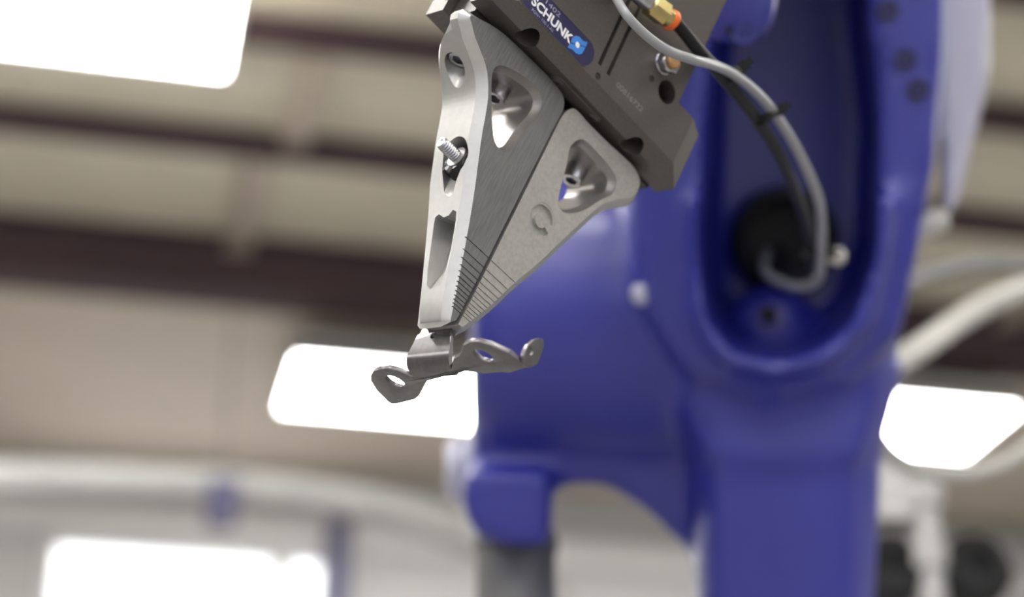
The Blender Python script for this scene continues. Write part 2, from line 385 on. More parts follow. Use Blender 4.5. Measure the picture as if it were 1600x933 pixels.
# pale cap at the left end of the drum, grey motor under the bracket
link('drum_cap', mesh(*lathe(P(745, 735, 1.53), -RIGHT, [(0, 0.026), (0.018, 0.026), (0.024, 0.018)], 24)), 'lilac', ROB, RO)
mt = P(806, 838, 1.455); dn = V((0, 0, -1))
link('joint_motor', mesh(*lathe(mt, dn, [(0, 0.030), (0.01, 0.031), (0.012, 0.029), (0.12, 0.029), (0.125, 0.024), (0.14, 0.024)], 28)), 'motor', ROB, RO)
# lower column, turret and base down to the floor
bc = P(1222, 1100, 1.45)
bx, by = bc.x, bc.y
col_low = hull([V((bx + sx * 0.066, by + sy * 0.07, bc.z + 0.06)) for sx in (-1, 1) for sy in (-1, 1)] + [V((bx + sx * 0.10, by + 0.02 + sy * 0.09, 0.62)) for sx in (-1, 1) for sy in (-1, 1)])
casting('lower_arm', [col_low, lathe((bx - 0.16, by + 0.02, 0.66), (1, 0, 0), [(0, 0.13), (0.32, 0.13)], 32)], vox=0.01)
link('turret', mesh(*lathe((bx, by + 0.02, 0.36), (0, 0, 1), [(0, 0.2), (0.08, 0.2), (0.12, 0.17), (0.24, 0.15)], 40)), 'blue', ROB, RO)
link('base_pedestal', mesh(*join([lathe((bx, by + 0.02, 0.02), (0, 0, 1), [(0, 0.17), (0.34, 0.17)], 40), box((bx, by + 0.02, 0.01), (0.28, 0.28, 0.01))])), 'motor', ROB, RO)
tag(ROB, 'large blue painted robot arm with an open forked forearm behind the gripper', 'robot')

# ------------------------------------------------------------------ gripper frame: u along the jaws, v along the fingers, w into depth (mm)
def _axes():
    a = V((0.608, 0.652, 0.455)).normalized(); d = V((-0.409, 0.747, -0.524)); d = (d - a * a.dot(d)).normalized(); c = a.cross(d)
    r = V(((860 - 800) / FPX, (250 - 466.5) / FPX, 1)).normalized()
    R = V((0, 0, 1)).rotation_difference(r).to_matrix(); a, d, c = R @ a, R @ d, R @ c
    t = math.radians(2.4)
    return a * math.cos(t) - d * math.sin(t), a * math.sin(t) + d * math.cos(t), c
GA, GD, GC = _axes()
GO = camxyz(1052, 254, 0.90)
def c2wd(v): return RIGHT * v.x + DOWN * v.y + FWD * v.z
G = M.Translation(c2w(GO)) @ M((c2wd(GA), c2wd(GD), c2wd(GC))).transposed().to_4x4() @ M.Scale(0.001, 4)
GW = G                                             # local millimetres -> world metres
GR = M.Translation(G.translation) @ M((c2wd(GA), c2wd(GD), c2wd(GC))).transposed().to_4x4()
def onplane(px, py, p0, n):                        # pixel on a plane given in gripper millimetres
    r = camxyz(px, py, 1); rl = V((r.dot(GA), r.dot(GD), r.dot(GC)))
    o = V((-GO.dot(GA), -GO.dot(GD), -GO.dot(GC))) * 1000
    return o + rl * ((V(p0) - o).dot(V(n)) / rl.dot(V(n)))
def uvw(px, py, w): return onplane(px, py, (0, 0, w), (0, 0, 1))
def uv(px, py, w):
    p = uvw(px, py, w); return V((p.x, p.y))
def mm(vf): return [V(v) * 0.001 for v in vf[0]], vf[1]
def gthing(name, o): return empty(name, GR @ M.Translation(V(o) * 0.001)), -V(o) * 0.001
def gpart(name, vf, mat, th, ang=35):
    vs, fs = mm(vf); return link(name, mesh(vs, fs, ang=ang), mat, th[0], th[1])
UC = -55.2                                         # plane of symmetry between the fingers
VB = 5.7                                           # underside of the housing
WF = 12.5                                          # front of the fingers
WD = 53.0                                          # depth of the housing

# ---- housing
GRIP = gthing('parallel_gripper', (UC, VB, WD / 2))
L0, L1 = -121.5, 11.0
def rect(u0, u1, v0, v1, w): return [V((u0, v0, w)), V((u1, v0, w)), V((u1, v1, w)), V((u0, v1, w))]
body_vf = rings([rect(L0 + 11, 0, -26, 0, 0), rect(L0, L1, -26, VB, VB), rect(L0, L1, -26, VB, WD - VB), rect(L0 + 11, 0, -26, 0, WD)])
body = gpart('housing', body_vf, 'anod', GRIP)
body.parent = None; body.location = (0, 0, 0)
def mmcut(l): return [mm(x) for x in l]
boolean(body, mmcut([rings([rect(L0 + 13, -11.5, -96, -24, 0), rect(L0 + 13, -11.5, -96, -24, WD)])]), 'UNION')
def rod(c, axis, r, l, n=32): return lathe(c, axis, [(0, r), (l, r)], n)
cuts = []
for u in (-94.2, -19.8): cuts.append(rod((u, 10, 7.3), (0, -1, 0), 5.2, 30))
for p0, p1 in (((936.5, 101), (979, 8)), ((950, 116.5), (996, 18))):
    A, B = uv(*p0, 0), uv(*p1, 0); d = (B - A).normalized(); A, B = A, A + d * 45
    n = V((d.y, -d.x)) * 1.15
    cuts.append(rings([[V((q.x, q.y, w)) for q in (A - n, A + n, B + n, B - n)] for w in (-2, 3)]))
h = uv(1042, 144, 0); cuts.append(rod((h.x, h.y, -2), (0, 0, 1), 5.6, 40))
for px in ((934, 119), (1018, 123)):
    h = uv(*px, 0); cuts.append(rod((h.x, h.y, -2), (0, 0, 1), 1.55, 12, 16))
# guide groove for the base jaws, full length of the underside
cuts.append(rings([[V((u, v, w)) for v, w in ((VB + 2, 17.5), (-8, 17.5), (-8, 35.5), (VB + 2, 35.5))] for u in (L0 - 5, L1 + 5)]))
boolean(body, mmcut(cuts)); bevel(body, 0.0003, 1, 20, 18)
body.parent = GRIP[0]; body.location = GRIP[1]
# countersink rims of the two small holes
for px in ((934, 119), (1018, 123)):
    h = uv(*px, 0)
    gpart('hole_rim', lathe((h.x, h.y, 0.3), (0, 0, -1), [(0, 1.5), (0.3, 1.75), (0.3, 1.5), (-9, 1.4)], 20), 'anod_dark', GRIP)
# long cover strip with its two screws on the underside
s0, s1 = onplane(868, 127, (0, VB, 0), (0, 1, 0)), onplane(924, 182, (0, VB, 0), (0, 1, 0))
wS = 11.4
def pill(u0, u1, c, r, n=12):
    return [(u1 + r * math.sin(t), c - r * math.cos(t)) for t in [math.pi * k / n for k in range(n + 1)]] + [(u0 - r * math.sin(t), c + r * math.cos(t)) for t in [math.pi * k / n for k in range(n + 1)]]
pl = pill(s0.x, s1.x, wS, 3.6)
gpart('cover_strip', rings([[V((u, v, w)) for u, w in pl] for v in (VB - 0.5, VB + 0.8)] + [[V((u, VB + 1.0, w)) for u, w in pill(s0.x, s1.x, wS, 3.35)]]), 'anod', GRIP)
def screw_flat(c, ax, r): return lathe(c, ax, [(0, r), (0.35, r), (0.5, r * 0.9), (0.5, hexr(r * 0.42)), (-0.4, hexr(r * 0.4))], 36)
for s in (s0, s1):
    gpart('cover_screw', screw_flat((s.x, VB + 1.0, wS), (0, 1, 0), 2.6), 'steel', GRIP)
# base jaws in the groove
for u0, u1 in ((-117, -60), (-50.5, 6.5)):
    gpart('base_jaw', rings([[V((u, v, w)) for v, w in ((-7, 18.2), (6.6, 18.2), (6.6, 34.8), (-7, 34.8))] for u in (u0, u1)]), 'anod_dark', GRIP)
# guide bushing at the left end
gpart('guide_bushing', lathe((L0 + 1, -3, 38.5), (-1, 0, 0), [(0, 2.6), (1.2, 2.6), (1.2, 1.6), (0.2, 1.5)], 24), 'brass', GRIP)

# label plate, lettering
def flat2(pts, w, t=0.15): return rings([[V((p[0], p[1], w)) for p in pts], [V((p[0], p[1], w - t)) for p in pts]])
plate = gpart('name_plate', flat2(pill(-106.5, -70.0, -6.55, 6.3), 0.05, 0.25), 'navy', GRIP)
plate['label'] = 'navy name plate with white lettering'
rim = pill(-106.5, -70.0, -6.55, 6.55); rim2 = pill(-106.5, -70.0, -6.55, 6.25)
gpart('plate_rim', rings([[V((u, v, 0.05)) for u, v in rim], [V((u, v, -0.3)) for u, v in rim], [V((u, v, -0.3)) for u, v in rim2], [V((u, v, 0.05)) for u, v in rim2]], closed=True), 'anod', GRIP)
def text(s, u, v, width, height, mat, bold=0.0, name='lettering', w=-0.22, slant=0.0):
    cu = bpy.data.curves.new('t', 'FONT'); cu.body = s; cu.size = 1; cu.offset = bold; cu.extrude = 0.0; cu.shear = slant; cu.resolution_u = 3
    o = bpy.data.objects.new('t', cu); COL.objects.link(o); bpy.context.view_layer.update()
    me = bpy.data.meshes.new_from_object(o.evaluated_get(bpy.context.evaluated_depsgraph_get()))
    bpy.data.objects.remove(o); bpy.data.curves.remove(cu)
    xs = [q.co.x for q in me.vertices]; ysx = [q.co.y for q in me.vertices]
    x0, x1, y0, y1 = min(xs), max(xs), min(ysx), max(ysx)
    for q in me.vertices:
        q.co = V((u + (q.co.x - x0) / (x1 - x0) * width, v - ((q.co.y - y0) / (y1 - y0) - 0.5) * height, w)) * 0.001
    me.materials.clear(); return link(name, me, mat, GRIP[0], GRIP[1])
text('SCHUNK', -105.0, -5.9, 27.2, 4.6, 'white', 0.035)
text('371402', -104.6, -10.5, 15.6, 2.2, 'greytext')
text('PGN+ 100-1-AS', -103.0, -1.9, 14.5, 1.5, 'greytext')
text('00816722', -46.6, -7.7, 18.6, 2.7, 'engr', name='engraved_number', w=-0.03)
def cp(x, y): return uv(800 + x / 10, y / 10, 0)
up = [(915, 660), (930, 600), (960, 570), (1000, 560), (1050, 575), (1085, 620), (1110, 645), (1175, 655), (1150, 730), (1066, 708), (1046, 668), (1010, 650), (985, 672), (975, 682)]
lo = [(865, 745), (895, 675), (972, 694), (990, 738), (1022, 757), (1050, 742), (1064, 718), (1140, 740), (1112, 800), (1090, 840), (1040, 852), (990, 832), (950, 782)]
for pts_ in (up, lo):
    gpart('logo_shape', flat2([cp(*p) for p in pts_], -0.2, 0.04), 'logo', GRIP)
gpart('logo_dot', flat2([cp(1018 + 33 * math.cos(t) + 6 * math.sin(t), 703 + 50 * math.sin(t)) for t in [2 * math.pi * k / 20 for k in range(20)]], -0.2, 0.06), 'white', GRIP)

# breather plug with bronze core
h = uv(1043, 97, -3)
plug = gpart('breather_plug', lathe((h.x, h.y, 1), (0, 0, -1), [(0, 5.6), (2.2, 5.6), (2.6, 5.0), (3.2, 5.0), (3.4, hexr(6.0)), (6.6, hexr(6.0)), (7.2, 5.0), (7.2, 3.9), (6.4, 3.9)], 36), 'chrome', GRIP)
core = gpart('bronze_core', lathe((h.x, h.y, -5), (0, 0, -1), [(0, 3.8), (2.4, 3.8), (3.0, 3.0)], 28), 'bronze', GRIP); core.parent = plug; core.location = (0, 0, 0)
# flange plate, adapter and wrist above the frame
gpart('mounting_flange', join([rod((UC, -95.5, WD / 2), (0, -1, 0), 34, 14, 48), rod((UC, -109, WD / 2), (0, -1, 0), 27, 30, 48)]), 'anod', GRIP)
tag(GRIP[0], 'grey anodised parallel gripper housing with a navy name plate', 'gripper')
# the wrist that carries it (part of the robot)
wr0 = GW @ V((UC, -139.3, WD / 2)); wr1 = GW @ V((UC, -203, WD / 2))
wdir = (wr1 - wr0).normalized()
link('wrist_flange', mesh(*lathe(wr0, wdir, [(0, 0.034), (0.014, 0.034), (0.014, 0.045), (0.06, 0.045)], 40)), 'blue', ROB, RO)
casting('wrist_housing', [hull(ball(wr1, 0.055) + ball(P(1130, -300, 1.22), 0.06) + ball(P(1210, -250, 1.40), 0.07)),
                          hull(ball(P(1030, -310, 1.42), 0.05) + ball(P(1420, -310, 1.42), 0.05)),
                          hull([P(x, y, z) for x, y in ((1050, -200), (1086, 40), (1110, 66), (1196, 62), (1212, 22), (1235, -200)) for z in (1.10, 1.17)] + [P(1130, -260, 1.2)])], vox=0.006)
wb = empty
link('wrist_bolt', mesh(*lathe(P(1163, 52, 1.098), -FWD, [(-0.004, 0.0062), (0.003, 0.0062), (0.003, 0.0048), (0.0015, 0.0046), (0.0015, 0.0024), (0.003, 0.0022), (0.003, 0.0012), (-0.001, 0.0012)], 24)), 'blue', ROB, RO)
link('wrist_pin', mesh(*lathe(P(1139, 48, 1.098), -FWD, [(-0.004, 0.0018), (0.002, 0.0018)], 12)), 'nut', ROB, RO)

# ---- fingers
def finger(name, ctrl, window, side, label):
    """ctrl: (px, py, outer weight) round the front face"""
    th = gthing(name, (UC + side * 28, 8, 27))
    pts, wts = [], []
    raw = [uv(x, y, WF) for x, y, _ in ctrl]; W0 = [w for *_, w in ctrl]
    P3 = [V((p.x, p.y, w)) for p, w in zip(raw, W0)]
    P3 = chaikin(P3, 2)
    pts = [V((p.x, p.y)) for p in P3]; wts = [p.z for p in P3]
    if side < 0:                              # scalloped milling marks along the face edges
        P2, zz = [], []
        for i in range(len(P3)):
            a_, b_ = P3[i], P3[(i + 1) % len(P3)]
            k = max(1, int((a_ - b_).length / 0.5)) if (a_.y > 24 and b_.y > 24 and a_.y < 122 and b_.y < 122) else 1
            for j in range(k): P2.append(a_ + (b_ - a_) * (j / k)); zz.append(k > 1)
        pts = [V((p.x, p.y)) for p in P2]; wts = [p.z for p in P2]
        teeth = [(0.30 if (i % 2 and z_) else 0.0) for i, z_ in enumerate(zz)]
    else: teeth = None
    outer = offset2(pts, 3.5, wts)
    front = offset2(pts, -1.0, teeth) if teeth else pts
    def wb(v): return WF + (30 if v < 72 else 30 - 8.5 * (v - 72) / 58)
    def wbk(p, q):
        k = (abs(q.x - UC) - 42) / 21.0
        if q.y < 40 and k > 0: return min(wb(q.y), WF + 13 + 17 * math.sqrt(max(0, 1 - min(1, k) ** 2)))
        return wb(q.y)
    r = [[V((p.x, p.y, WF)) for p in front], [V((*(p + (q - p) * 0.18), WF + 0.6)) for p, q in zip(pts, outer)], [V((p.x, p.y, WF + (0.8 if w_ < .05 else 4))) for p, w_ in zip(outer, wts)],
         [V((p.x, p.y, wbk(p, q) - 4)) for p, q in zip(outer, pts)], [V((p.x, p.y, wbk(p, p))) for p in pts]]
    vs, fs = rings(r)
    n = len(pts); mi = [0] * len(fs); mi[-2] = 1
    vs, fs2 = mm((vs, fs))
    o = link(name + '_body', mesh(vs, fs2, mi, 30), ['alu', 'milled' if side < 0 else 'alu_front', 'pocket_shade'])
    return th, o, pts, outer
def wincut(win):
    w = chaikin([uv(x, y, WF) for x, y in win], 2); inn = offset2(w, -2.0)
    wide = offset2(w, 0.25)
    return rings([[V((p.x, p.y, WF - 1)) for p in wide], [V((p.x, p.y, WF + 0.1)) for p in w], [V((p.x, p.y, WF + 3.6)) for p in inn], [V((p.x, p.y, 60)) for p in inn]])
def grooves(pts, vs_):
    out = []
    for v in vs_:
        us = []
        for i in range(len(pts)):
            p, q = pts[i], pts[(i + 1) % len(pts)]
            if (p.y - v) * (q.y - v) < 0: us.append(p.x + (q.x - p.x) * (v - p.y) / (q.y - p.y))
        if len(us) < 2: continue
        u0, u1 = min(us) - 1, max(us) + 1
        out.append(rings([[V((u0, v - 0.25, WF - 1)), V((u1, v - 0.25, WF - 1)), V((u1, v + 0.25, WF - 1)), V((u0, v + 0.25, WF - 1))],
                          [V((u0, v - 0.25, WF + 0.5)), V((u1, v - 0.25, WF + 0.5)), V((u1, v + 0.25, WF + 0.5)), V((u0, v + 0.25, WF + 0.5))]]))
    return out
GV = [96, 101, 104.5, 107.5, 110, 112.3, 114.4, 116.4, 118.3, 120.1, 121.8, 123.4, 124.9]
LF = [(710, 470, .9), (704, 500, .6), (703.5, 503, .45), (703.5, 503, .45), (712, 501, 0), (713, 500, 0), (728, 474, 0), (803, 324, 0), (846, 238, 0), (872, 186, 0), (881, 170, 0), (882, 154, 0), (876, 141, 0), (852, 114, 0), (800, 64, 0), (784, 50, 0), (768, 39, .2), (752, 31, .5), (740, 25, .9), (733, 24, 1), (738, 40, 1), (741, 55, 1), (748, 72, 1), (757, 96, 1), (762, 118, 1), (763, 150, 1), (758, 182, 1), (752, 212, 1), (738, 324, 1)]
LWIN = [(768, 118), (772, 106), (782, 101), (796, 106), (814, 116), (836, 133), (846, 148), (847, 164), (840, 181), (820, 202), (804, 226), (796, 236), (786, 237), (776, 229), (770, 212), (768, 168)]
RF = [(716, 507, 0), (716, 507, 0), (734, 474, 0), (820, 300, 0), (862, 214, 0), (876, 186, 0), (884, 174, 0), (896, 168, 0), (904, 174, 0), (919, 192, 0), (951, 224, 0), (976, 246, 0), (990, 260, .2), (998, 273, .6), (1001, 288, 1), (992, 305, 1), (982, 310, 1), (962, 311, 1), (938, 320, 1), (908, 348, 1), (874, 379, 1), (842, 411, 1), (803, 442, 1), (771, 474, 1), (723, 511, 1), (723, 511, 0.5)]
RWIN = [(888, 240), (892, 226), (904, 217), (916, 219), (947, 253), (961, 271), (964, 286), (957, 305), (938, 312), (918, 326), (898, 334), (880, 333), (873, 322), (872, 312), (877, 288), (885, 260)]
def assign(o, win):
    w_ = [uv(x, y, WF) for x, y in win]; x0, x1 = min(p.x for p in w_) - .3, max(p.x for p in w_) + .3; y0, y1 = min(p.y for p in w_) - .3, max(p.y for p in w_) + .3
    for f in o.data.polygons:
        c = f.center * 1000; n = f.normal
        if c.z > WF + 0.02 and c.z < WF + 1.9 and (abs(n.y) > .95 or abs(n.z) > .9): f.material_index = 1
        elif x0 < c.x < x1 and y0 < c.y < y1 and abs(n.z) < .9 and c.z > WF + .02 and all((V((c.x, c.y)) - (q * .999)).length > -1 for q in w_):
            d_ = min(((w_[i] + w_[(i + 1) % len(w_)]) * .5 - V((c.x, c.y))).length for i in range(len(w_)))
            if point_in(V((c.x, c.y)), offset2(w_, 0.6)): f.material_index = 2
def point_in(p, poly):
    r_ = False
    for i in range(len(poly)):
        a_, b_ = poly[i], poly[i - 1]
        if (a_.y > p.y) != (b_.y > p.y) and p.x < (b_.x - a_.x) * (p.y - a_.y) / (b_.y - a_.y) + a_.x: r_ = not r_
    return r_
def cap_screw(name, c, ax, th, r=4.6, l=7.5, washer=True, mat='chrome'):
    c = V(c); ax = V(ax)
    s = gpart(name, lathe(c, ax, [(0, r), (l - 0.5, r), (l, r - 0.5), (l, hexr(r * 0.62)), (l - 3.5, hexr(r * 0.58))], 36), mat, th)
    if washer:
        w = gpart('washer', lathe(c - ax * 1.0, ax, [(0, r + 1.3), (0.9, r + 1.3), (1.1, r + 1.0)], 32), mat, th); w.parent = s; w.location = (0, 0, 0)
    return s

# left finger
TL, bl, pl_, ol_ = finger('gripper_finger', LF, LWIN, -1, '')
A = max((p for p in ol_ if p.y > 118 and p.x < UC - 2), key=lambda p: p.y)
i0 = min(ol_, key=lambda p: abs(p.y - 60) + (100 if p.x > UC - 10 else 0)); i1 = min(ol_, key=lambda p: abs(p.y - 115) + (100 if p.x > UC - 2 else 0))
sd = (i1 - i0).normalized(); SN = V((-sd.y, sd.x, 0)); SN = SN if SN.x < 0 else -SN       # outward normal of the outer face
SP = V((i0.x, i0.y, 0))
def side(px, py): return onplane(px, py, SP, SN)
def sidecut(poly, d0, d1, out=4):
    top = [side(*p) for p in poly]
    dep = d0 if isinstance(d0, list) else [d0] * len(poly)
    return rings([[p + SN * out for p in top], [p + SN * 0.2 for p in top], [p - SN * k for p, k in zip(top, dep)]])
scL = uvw(716, 94, 27.5)               # screw at the end of the long access bore
cutL = [wincut(LWIN)] + [rod((scL.x, scL.y - 7, 27.5), (0, 1, 0), 5.6, 70, 36)]
# flared mouth of the access bore
cutL.append(lathe((scL.x, scL.y + 3, 27.5), (0, 1, 0), [(0, 5.5), (45, 13.0)], 36))
st = side(711, 243)                    # recess with nut and stud
cutL.append(rod((st.x - 12, st.y, st.z), (1, 0, 0), 8.0, 24, 36))
cutL.append(sidecut([(693, 240), (722, 240), (724, 252), (712, 280), (706, 302), (698, 309), (692, 298), (690, 268)], [8, 8, 7, 4.5, 1, 0.2, 1, 5], 0))
tri = [(676, 350), (678, 339), (684, 334), (691, 339), (699, 336), (706, 327), (711, 330), (710, 345), (704, 385), (697, 418), (688, 446), (672, 452), (667, 446), (668, 420)]
cutL.append(sidecut(tri, [13, 13, 13, 12, 11, 9, 7, 5, 2.2, 1, 0.3, 0.3, 2, 8], 0))
boolean(bl, mmcut(cutL + grooves(pl_, GV))); smooth(bl.data, 22); assign(bl, LWIN)
bl.parent = TL[0]; bl.location = TL[1]; bl.name = 'finger_body'
cap_screw('cap_screw', (scL.x, scL.y - 7, 27.5), (0, 1, 0), TL, 4.9, 7)
sL = uvw(784, 131, 28.5)
cap_screw('cap_screw', (sL.x, sL.y - 0.5, 28.5), (0, 1, 0), TL, 5.0, 9.2)
# stud, nut
gpart('hex_nut', lathe((st.x + 8, st.y + .8, st.z + .5), (-1, 0, 0), [(0, hexr(7.7)), (6.2, hexr(7.7)), (7.0, 6.2), (7.0, 3.0)], 36, (0, 1, 0)), 'nut', TL)
gpart('nut_glint', lathe((st.x + 1.3, st.y, st.z), (-1, 0, 0), [(0, 5.0), (0.6, 5.0), (0.9, 3.0)], 28), 'alu', TL)  # pale disc stands in for the nut chamfer reflecting a lamp
prof = [(0, 2.5)]
for k in range(9): prof += [(k * 1.2 + 0.2, 2.9), (k * 1.2 + 0.75, 2.25), (k * 1.2 + 0.85, 2.25)]
prof += [(11.0, 2.8), (11.8, 2.2), (11.8, 1.6), (11.4, 1.2)]
gpart('threaded_stud', lathe((st.x + 2.5, st.y, st.z), (-1, 0, 0), prof, 28), 'chrome', TL, 25)
tag(TL[0], 'light machined gripper finger with a threaded stud and access holes in its outer side', 'gripper finger', None)

# right finger
TR, br, pr_, or_ = finger('gripper_finger', RF, RWIN, 1, '')
cutR = [wincut(RWIN)] + grooves(pr_, GV)
# engraved open ring
gc = uv(846, 344, WF)
def arcband(c, r0, r1, t0, t1, n=40):
    o_ = [V((c.x + r1 * math.cos(t0 + (t1 - t0) * k / n), c.y + r1 * math.sin(t0 + (t1 - t0) * k / n))) for k in range(n + 1)]
    i_ = [V((c.x + r0 * math.cos(t0 + (t1 - t0) * k / n), c.y + r0 * math.sin(t0 + (t1 - t0) * k / n))) for k in range(n + 1)][::-1]
    return o_ + i_
def cutflat(poly, dep): return rings([[V((p.x, p.y, WF - 1)) for p in poly], [V((p.x, p.y, WF + dep)) for p in poly]])
cutR.append(cutflat(arcband(gc, 3.5, 6.9, math.radians(22), math.radians(345)), 1.6))
cutR.append(cutflat(arcband(gc, 6.8, 7.9, math.radians(30), math.radians(350)), 0.2))
boolean(br, mmcut(cutR)); smooth(br.data, 22); assign(br, RWIN)
br.parent = TR[0]; br.location = TR[1]; br.name = 'finger_body'
sR = uvw(903, 261, 28.5)
cap_screw('cap_screw', (sR.x, sR.y - 0.5, 28.5), (0, 1, 0), TR, 4.9, 8.6)
tag(TR[0], 'beige grey gripper finger with a round open ring engraved on its face', 'gripper finger', None)

# ------------------------------------------------------------------ the bracket held in the finger tips
BV = 148.5
BR = gthing('steel_bracket', (UC, BV, 25))
def onv(px, py, v): return onplane(px, py, (0, v, 0), (0, 1, 0))
plate_px = [(630, 586), (622, 580), (607, 576.5), (594, 577), (584, 580), (578.5, 588), (578.5, 595), (588, 611), (606, 629), (612, 632.5), (620, 632), (648, 625), (655, 619), (661, 607), (667, 596), (700, 587), (725, 580), (740, 581), (757, 584.5), (770, 583), (785, 582), (797, 583), (822, 575), (820, 570), (808, 563), (794, 552), (766, 540), (748, 535), (733, 535), (723, 540), (720.5, 550)]
pp = [onv(x, y, BV) for x, y in plate_px] + [onv(717, 557, BV), onv(708, 561, BV), V((-50.5, BV, 11.5))] + [V((-48.2, BV, w)) for w in (13, 25, 37)]
pp[0] = V((-48.2, BV, 39.5))
def disc_hole(px0, px1):
    a_, b_ = onv(*px0, BV), onv(*px1, BV); return (a_ + b_) / 2, (a_ - b_).length / 2
bm_vf = rings([[V((p.x, BV, p.z)) for p in pp], [V((p.x, BV - 2.2, p.z)) for p in pp]])
bo = link('bracket_plate', mesh(*mm(bm_vf)), 'steel')
hl, hr = onv(617.5, 597, BV), onv(755, 557, BV)
boolean(bo, mmcut([rod((hl.x, BV + 3, hl.z), (0, -1, 0), 4.5, 10), rod((hr.x, BV + 3, hr.z), (0, -1, 0), 4.4, 10)])); bevel(bo, 0.0004, 2)
bo.parent = BR[0]; bo.location = BR[1]
# bent tab gripped between the tips
w1 = 38.0
def wt(v): return 20 - 9.5 * min(1, max(0, (v - 127) / 15))
prf = [(UC - 0.3, 126.5), (UC - 0.3, 131), (UC - 1.1, 132.5), (UC - 1.1, 135), (UC - 1.1, 138), (UC - 1.1, BV - 7)] + [(UC - 1.1 + 7 - 7 * math.cos(t), BV - 7 + 7 * math.sin(t)) for t in [math.pi / 2 * k / 10 for k in range(1, 11)]] + [(UC + 8, BV), (UC + 8, BV - 2.2)]
prf += [(UC - 1.1 + 7 - 4.8 * math.cos(t), BV - 7 + 4.8 * math.sin(t)) for t in [math.pi / 2 * k / 10 for k in range(10, 0, -1)]] + [(UC + 1.1, BV - 7), (UC + 1.1, 138), (UC + 1.1, 135), (UC + 1.1, 132.5), (UC + 0.3, 131), (UC + 0.3, 126.5)]
tb = link('bent_tab', mesh(*mm(rings([[V((u, v, wt(v))) for u, v in prf], [V((u, v, w1)) for u, v in prf]]))), 'steel')
hh = onplane(677, 524, (UC - 1.1, 0, 0), (1, 0, 0)); boolean(tb, mmcut([rod((UC - 4, hh.y, hh.z), (1, 0, 0), 1.6, 8, 20)])); bevel(tb, 0.0003, 1)
tb.parent = BR[0]; tb.location = BR[1]
# upturned ear
e0 = onv(824, 573, BV); we = e0.z + 1
ear = [uvw(x, y, we) for x, y in ((812, 560), (814, 548), (820, 538), (829, 531), (838, 528.5), (844, 531), (845, 540), (840, 556), (834, 570), (824, 575), (815, 571))]
eo = link('upturned_ear', mesh(*mm(rings([[V((p.x, p.y, we)) for p in ear], [V((p.x, p.y, we - 2.2)) for p in ear]]))), 'steel')
he = uvw(822, 549, we); boolean(eo, mmcut([rod((he.x, he.y, we - 1.4), (0, 0, -1), 1.6, 10, 20)])); bevel(eo, 0.0003, 1)
eo.parent = BR[0]; eo.location = BR[1]
tag(BR[0], 'bent sheet steel bracket with holed ears held in the finger tips', 'bracket')

# ------------------------------------------------------------------ pneumatics: fitting, tubes, ties
FT = gthing('tube_fitting', uvw(1020, 12, -9))
f0, f1 = uvw(985, -18, -9), uvw(1052, 34, -9); fa = (f1 - f0).normalized()
def along(t): return f0 + (f1 - f0) * t
def flathe(prof, n=36): return lathe(f0, fa, prof, n)
Lf = (f1 - f0).length
gpart('steel_barrel', flathe([(-20, 4.0), (-20, 4.2), (Lf * 0.42, 4.2), (Lf * 0.45, 3.8)]), 'chrome', FT)
gpart('brass_hex', flathe([(Lf * 0.42, 3.6), (Lf * 0.46, hexr(5.6)), (Lf * 0.78, hexr(5.6)), (Lf * 0.80, 4.3), (Lf * 0.90, 4.3)]), 'brass', FT)
gpart('release_ring', flathe([(Lf * 0.88, 3.6), (Lf * 0.90, 4.8), (Lf * 0.97, 5.0), (Lf * 1.0, 4.6), (Lf * 1.0, 3.3)]), 'orange', FT)
lg = uvw(965, -34, -9); gpart('elbow_stem', rod((f0.x - 2, f0.y, -9), (0, 0, 1), 4.5, 10), 'chrome', FT)
tag(FT[0], 'brass push-in tube fitting with an orange release ring on the gripper', 'fitting')
def gw(p): return GW @ V(p)
def wthing(name, vf, mat, label, cat, group=None):
    vs, fs = vf; o0 = vs[0].copy(); o = link(name, mesh([v - o0 for v in vs], fs), mat); o.location = o0
    tag(o, label, cat, group); return o
blk = [gw(f0 + fa * Lf * 0.95), gw(f0 + fa * (Lf * 1.15))] + [P(x, y, z) for x, y, z in ((1092, 79, 0.905), (1122, 112, 0.925), (1152, 148, 0.95), (1186, 192, 0.99), (1216, 240, 1.04), (1242, 298, 1.11), (1261, 350, 1.17), (1270, 395, 1.22), (1266, 428, 1.28), (1245, 432, 1.34), (1225, 405, 1.42), (1222, 380, 1.49))]
clr = [gw(uvw(948, -30, -14)), gw(uvw(960, -8, -15))] + [P(x, y, z) for x, y, z in ((978, 22, 0.845), (1006, 52, 0.848), (1042, 78, 0.856), (1082, 93, 0.868), (1116, 102, 0.895), (1146, 116, 0.925), (1178, 141, 0.955), (1206, 172, 0.985), (1236, 217, 1.03), (1262, 268, 1.08), (1279, 312, 1.12), (1284, 352, 1.158), (1283, 395, 1.202), (1277, 438, 1.258), (1240, 448, 1.322), (1196, 425, 1.393), (1201, 388, 1.485))]
wthing('air_tube', tube(blk, (0.0029, 0.0037)), 'blacktube', 'black pneumatic tube running from the brass fitting into the robot arm', 'air tube')
wthing('air_tube', tube(clr, (0.0019, 0.0032)), 'clear', 'clear grey pneumatic tube looping over the gripper and tied to the black tube', 'air tube')
